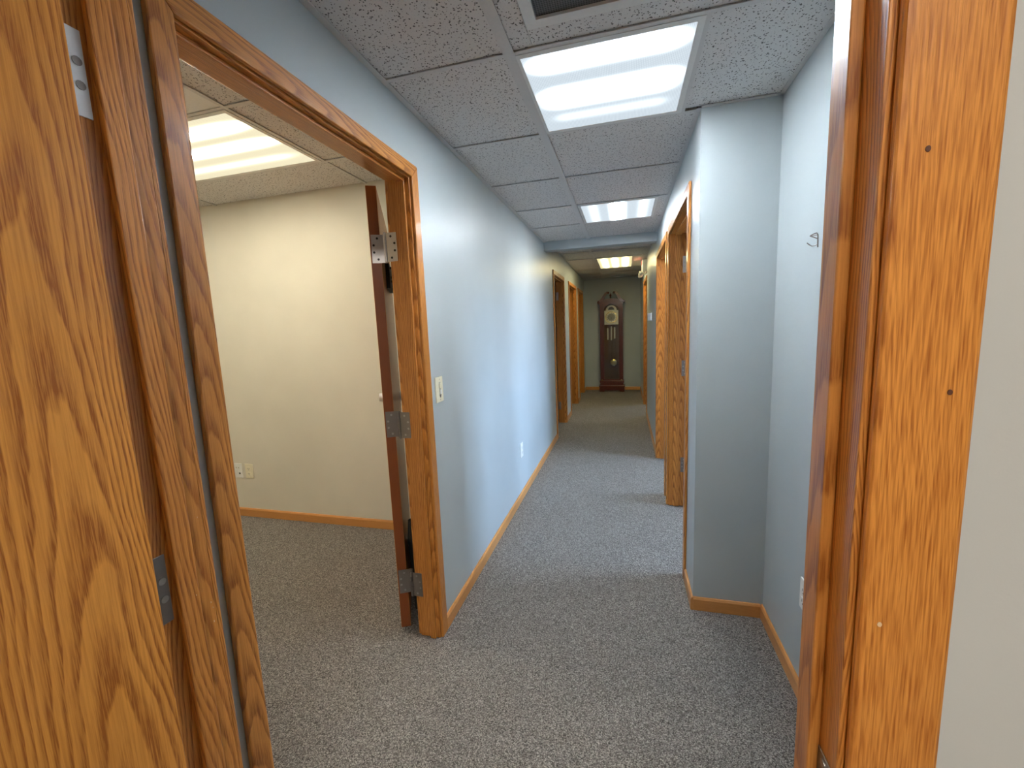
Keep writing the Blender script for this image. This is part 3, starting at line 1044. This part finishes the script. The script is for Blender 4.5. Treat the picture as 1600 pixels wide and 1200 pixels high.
tube('backing_wire', STEEL_DARK, hk, [hp(1.178, 0.158, 0.0013), hp(1.179, 0.172, 0.0013), hp(1.180, 0.187, 0.0015), hp(1.183, 0.1915, 0.003), hp(1.187, 0.190, 0.008), hp(1.190, 0.1865, 0.014)], 0.0018)
tube('upper_prong', STEEL_DARK, hk, [hp(1.190, 0.1865, 0.014), hp(1.184, 0.1865, 0.006), hp(1.180, 0.1865, 0.0016)], 0.0014)
tube('brace_wire', STEEL_DARK, hk, [hp(1.190, 0.1865, 0.014), hp(1.185, 0.182, 0.007), hp(1.180, 0.1775, 0.0016)], 0.0017)
tube('lower_prong', STEEL_DARK, hk, [hp(1.179, 0.164, 0.0013), hp(1.183, 0.1625, 0.006), hp(1.187, 0.1625, 0.010), hp(1.190, 0.1660, 0.014), hp(1.194, 0.1715, 0.018)], 0.0017)

# ------------------------------------------------------------------ things behind the office door
rk = empty('hook_rack', -0.83, 1.36, 0.14)
tag(rk, 'black hook rack hung on the open office door', 'hook rack')


def face(a, z, d):
    return OSf(a, 0.0305 + d, z)


bm = bmesh.new()
add_prism(bm, [(0.16, 0.150), (0.36, 0.150), (0.36, 0.238), (0.16, 0.238)], 0.0008, 0.013, face)
finish('rack_plate', bm, BLACK, rk, 0.001, 1)
for k, (aa, zz) in enumerate(((0.20, 0.222), (0.25, 0.196), (0.25, 0.182), (0.31, 0.160))):
    bm = bmesh.new()
    p0 = face(aa, zz, 0.013)
    dv = (face(0, 0, 1) - face(0, 0, 0)).normalized()
    add_tube(bm, [p0, p0 + dv * 0.016, p0 + dv * 0.026 + Vector((0, 0, 0.006))], 0.006, 8)
    finish('hook', bm, BLACK, rk, smooth=True)

wb = empty('wastebasket', -0.765, 1.30, FL)
tag(wb, 'slim black wastebasket on the carpet behind the office door', 'wastebasket')


def bin_shell(bm, rings):
    """rings: (inset, z) loops of a rounded-corner oblong in the door's own directions"""
    prev = None
    for ins, z in rings:
        a0, a1, b0, b1 = 0.085 + ins, 0.285 - ins, 0.036 + ins * 0.8, 0.098 - ins * 0.8
        c = 0.010
        pts = [(a0 + c, b0), (a1 - c, b0), (a1, b0 + c), (a1, b1 - c), (a1 - c, b1), (a0 + c, b1), (a0, b1 - c), (a0, b0 + c)]
        loop = [bm.verts.new(OSf(a, b, z)) for a, b in pts]
        if prev is None:
            bm.faces.new(loop[::-1])
        else:
            for k in range(8):
                bm.faces.new((prev[k], prev[(k + 1) % 8], loop[(k + 1) % 8], loop[k]))
        prev = loop
    bm.faces.new(prev)


bm = bmesh.new()
bin_shell(bm, [(0.012, FL + 0.001), (0.003, FL + 0.262), (0.006, FL + 0.262), (0.014, FL + 0.006)])
finish('bin', bm, BLACK, wb)
bm = bmesh.new()
for ins in (0.0,):
    pts = []
    bin_shell(bm, [(0.003, FL + 0.256), (0.0, FL + 0.257), (0.0, FL + 0.268), (0.003, FL + 0.270), (0.007, FL + 0.270), (0.0075, FL + 0.2625)])
finish('rim', bm, BLACK, wb)

# ------------------------------------------------------------------ exit / emergency light
ex = empty('exit_light', XR, 4.80, 0.48)
tag(ex, 'white emergency exit light with two lamp heads above a doorway', 'exit light')
boxv = box('housing', WHITE_PL, ex, XR - 0.045, XR, 4.66, 4.92, 0.520, 0.640, bevel=0.004)
box('red_panel', emit('red_led_face', (1.0, 0.08, 0.05), 3.0), ex, XR - 0.047, XR - 0.0455, 4.72, 4.86, 0.600, 0.632)
for yy in (4.69, 4.88):
    bm = bmesh.new()
    p = V(XR - 0.030, yy, 0.505)
    add_tube(bm, [V(XR - 0.022, yy, 0.521), V(XR - 0.026, yy, 0.510)], 0.012, 10)
    add_lathe(bm, [(0.014, 0.02), (0.030, 0.0), (0.036, -0.03), (0.034, -0.045)], V(XR - 0.045, yy - 0.01, 0.500), 'x', 16)
    h_ = finish('lamp_head', bm, WHITE_PL, ex, smooth=True)
    bm = bmesh.new()
    add_lathe(bm, [(0.031, -0.0452), (0.031, -0.047)], V(XR - 0.045, yy - 0.01, 0.500), 'x', 16)
    finish('lamp_lens', bm, GREYPL, h_)

# ------------------------------------------------------------------ grandfather clock
CX, CF = -0.190, 6.335          # centre, front plane
CB = 6.482
ck = empty('grandfather_clock', CX, (CF + CB) / 2, FL)
tag(ck, 'tall dark mahogany grandfather clock with brass pendulum at hall end', 'clock')


def cz(py):
    return FL + (1140 - py) * 0.001405


def cxx(px):
    return CX + (px - 367) * 0.00136


def cfn(a, z, b):
    return V(CX + a, b, z)


W2 = 0.163
# base: bracket feet and plinth
prism('plinth', MAHOG, ck, [(-0.180, FL), (-0.115, FL), (-0.100, FL + 0.022), (0.100, FL + 0.022), (0.115, FL), (0.180, FL), (0.180, cz(1090)), (-0.180, cz(1090))], CF - 0.018, CB, cfn, 0.002, 1)
box('base_moulding', MAHOG, ck, CX - 0.186, CX + 0.186, CF - 0.024, CB, cz(1090), cz(1076), bevel=0.006)
box('base_box', MAHOG, ck, CX - 0.168, CX + 0.168, CF - 0.006, CB, cz(1076), cz(1046), bevel=0.002)
box('base_moulding', MAHOG, ck, CX - 0.174, CX + 0.174, CF - 0.012, CB, cz(1046), cz(1024), bevel=0.006)
# case: back, sides, stiles
zb0, zb1 = cz(1024), cz(232)
box('back_panel', WALNUT, ck, CX - W2 + 0.012, CX + W2 - 0.012, CB - 0.012, CB, zb0, zb1)
for s_ in (-1, 1):
    a, b = sorted((CX + s_ * W2, CX + s_ * (W2 - 0.012)))
    box('side_panel', MAHOG, ck, a, b, CF + 0.006, CB, zb0, zb1)
    a, b = sorted((CX + s_ * W2, CX + s_ * 0.108))
    box('door_stile', MAHOG, ck, a, b, CF - 0.004, CF + 0.006, zb0, zb1, bevel=0.003)
    bm = bmesh.new()
    for dx_ in (0.126, 0.146):
        add_tube(bm, [V(CX + s_ * dx_, CF - 0.004, zb0 + 0.05), V(CX + s_ * dx_, CF - 0.004, cz(300))], 0.006, 10)
    finish('fluted_column', bm, MAHOG, ck, smooth=True)
    lathe('brass_foot', BRASS, ck, [(0.012, 0), (0.020, 0.008), (0.020, 0.016), (0.012, 0.024)], V(CX + s_ * 0.137, CF - 0.006, zb0), n=16)
box('lower_rail', MAHOG, ck, CX - 0.108, CX + 0.108, CF - 0.004, CF + 0.006, zb0, zb0 + 0.022, bevel=0.002)
# hood with arched top to the door
arch = [(0.108 * math.cos(math.pi * k / 16), cz(300) + 0.095 * math.sin(math.pi * k / 16)) for k in range(17)]
bm = bmesh.new()
n = len(arch)
for p0, p1 in ((CF - 0.016, CF + 0.008),):
    top = [(0.172 - 0.344 * k / 16, cz(215)) for k in range(17)]
    for k in range(16):
        add_prism(bm, [arch[k], arch[k + 1], (top[k + 1][0], max(cz(215), arch[k + 1][1] + 0.012)), (top[k][0], max(cz(215), arch[k][1] + 0.012))], p0, p1, cfn)
hood = finish('arched_hood', bm, MAHOG, ck)
box('hood_top', MAHOG, ck, CX - 0.172, CX + 0.172, CF + 0.008, CB, cz(232), cz(215))
for s_ in (-1, 1):
    a, b = sorted((CX + s_ * 0.165, CX + s_ * 0.192))
    box('cornice', MAHOG, ck, a, b, CF - 0.026, CB, cz(222), cz(196), bevel=0.006)
    # swan-neck scroll
    pts = [(0.188, 196), (0.165, 190), (0.138, 172), (0.112, 142), (0.088, 116), (0.062, 104), (0.038, 108), (0.026, 120)]
    lowp = [(0.040, 128), (0.060, 128), (0.080, 150), (0.100, 185), (0.124, 207), (0.160, 214), (0.188, 214)]
    poly = [(s_ * a_, cz(y_)) for a_, y_ in pts + lowp]
    prism('swan_neck', MAHOG, ck, poly, CF - 0.022, CF + 0.014, cfn, 0.002, 1)
    lathe('rosette', MAHOG, ck, [(0.024, 0.0), (0.024, -0.008), (0.014, -0.014), (0.006, -0.016)], V(CX + s_ * 0.040, CF - 0.022, cz(118)), 'y', 16)
prism('pediment_panel', MAHOG, ck, [(-0.165, cz(215)), (0.165, cz(215)), (0.110, cz(192)), (0.080, cz(176)), (-0.080, cz(176)), (-0.110, cz(192))], CF - 0.006, CF + 0.008, cfn)
lathe('finial', MAHOG, ck, [(0.012, 0.0), (0.020, 0.012), (0.010, 0.026), (0.022, 0.048), (0.018, 0.066), (0.006, 0.084), (0.002, 0.112)], V(CX - 0.008, CF - 0.004, cz(172)), n=16)
# dial
DY = CF + 0.020
dpts = [(-0.098, cz(440)), (0.098, cz(440)), (0.098, cz(296)), (0.078, cz(296))]
dpts += [(0.078 * math.cos(math.pi * k / 14), cz(296) + 0.076 * math.sin(math.pi * k / 14)) for k in range(1, 14)]
dpts += [(-0.078, cz(296)), (-0.098, cz(296))]
dial = prism('dial', SILVER, ck, dpts, DY, DY + 0.004, cfn)
zc_ = cz(365)


def ring(name, mat, r0, r1, z0, y0, y1, parent, a0=0.0, a1=2 * math.pi, n=32):
    bm = bmesh.new()
    for k in range(n):
        t0, t1 = a0 + (a1 - a0) * k / n, a0 + (a1 - a0) * (k + 1) / n
        add_prism(bm, [(r0 * math.cos(t0), z0 + r0 * math.sin(t0)), (r1 * math.cos(t0), z0 + r1 * math.sin(t0)),
                       (r1 * math.cos(t1), z0 + r1 * math.sin(t1)), (r0 * math.cos(t1), z0 + r0 * math.sin(t1))], y0, y1, cfn)
    return finish(name, bm, mat, parent)


DIALGREY = flat('engraved_centre', (0.34, 0.33, 0.25), 0.45, 0.3)
MOON = flat('moon_dial', (0.06, 0.07, 0.08), 0.4)
ring('chapter_ring', BRASS, 0.070, 0.086, zc_, DY - 0.003, DY, dial)
ring('dial_centre', DIALGREY, 0.001, 0.052, zc_, DY - 0.002, DY, dial)
ring('moon_disc', MOON, 0.001, 0.044, cz(290), DY - 0.002, DY, dial, 0.0, math.pi, 16)
for ang, ln, wd in ((math.radians(-100), 0.040, 0.006), (math.radians(-82), 0.058, 0.004)):
    c_, s2 = math.cos(ang), math.sin(ang)
    prism('clock_hand', BLACK, dial, [(-s2 * wd * 0.5, zc_ + c_ * wd * 0.5), (c_ * ln, zc_ + s2 * ln), (s2 * wd * 0.5, zc_ - c_ * wd * 0.5)], DY - 0.006, DY - 0.0045, cfn)
for k in range(12):
    a = math.pi * k / 6
    r0, r1, wd = 0.056, 0.067, 0.003
    c_, s2 = math.cos(a), math.sin(a)
    prism('hour_mark', BLACK, dial, [(r0 * c_ - s2 * wd, zc_ + r0 * s2 + c_ * wd), (r1 * c_ - s2 * wd, zc_ + r1 * s2 + c_ * wd), (r1 * c_ + s2 * wd, zc_ + r1 * s2 - c_ * wd), (r0 * c_ + s2 * wd, zc_ + r0 * s2 - c_ * wd)], DY - 0.002, DY - 0.0005, cfn)
# weights, rods and pendulum
for px, y0, y1 in ((328, 474, 598), (365, 458, 604), (400, 468, 588)):
    xx = cxx(px)
    h = (cz(y0) - cz(y1)) * S
    wgt = lathe('weight', SILVER, ck, [(0.006, 0.0), (0.013, 0.008), (0.013, h - 0.008), (0.006, h)], V(xx, CF + 0.045, cz(y1)), n=14)
    tube('chain', BRASS, wgt, [V(xx, CF + 0.045, cz(y0) + 0.001), V(xx, CF + 0.045, cz(440))], 0.002, 6)
bobc = V(cxx(386), CF + 0.07, cz(840))
pend = lathe('pendulum_bob', BRASS, ck, [(0.020, -0.012), (0.055, -0.009), (0.071, 0.0), (0.055, 0.009), (0.020, 0.012)], bobc, 'y', 28)
for dx_ in (-0.014, 0.0, 0.014):
    tube('pendulum_rod', BRASS, pend, [V(cxx(386) + dx_, CF + 0.07, cz(805)), V(cxx(372) + dx_, CF + 0.07, cz(450))], 0.0028, 6)
prism('glass_door', GLASS, ck, [(-0.108, zb0 + 0.022), (0.108, zb0 + 0.022)] + arch, CF + 0.0005, CF + 0.003, cfn)
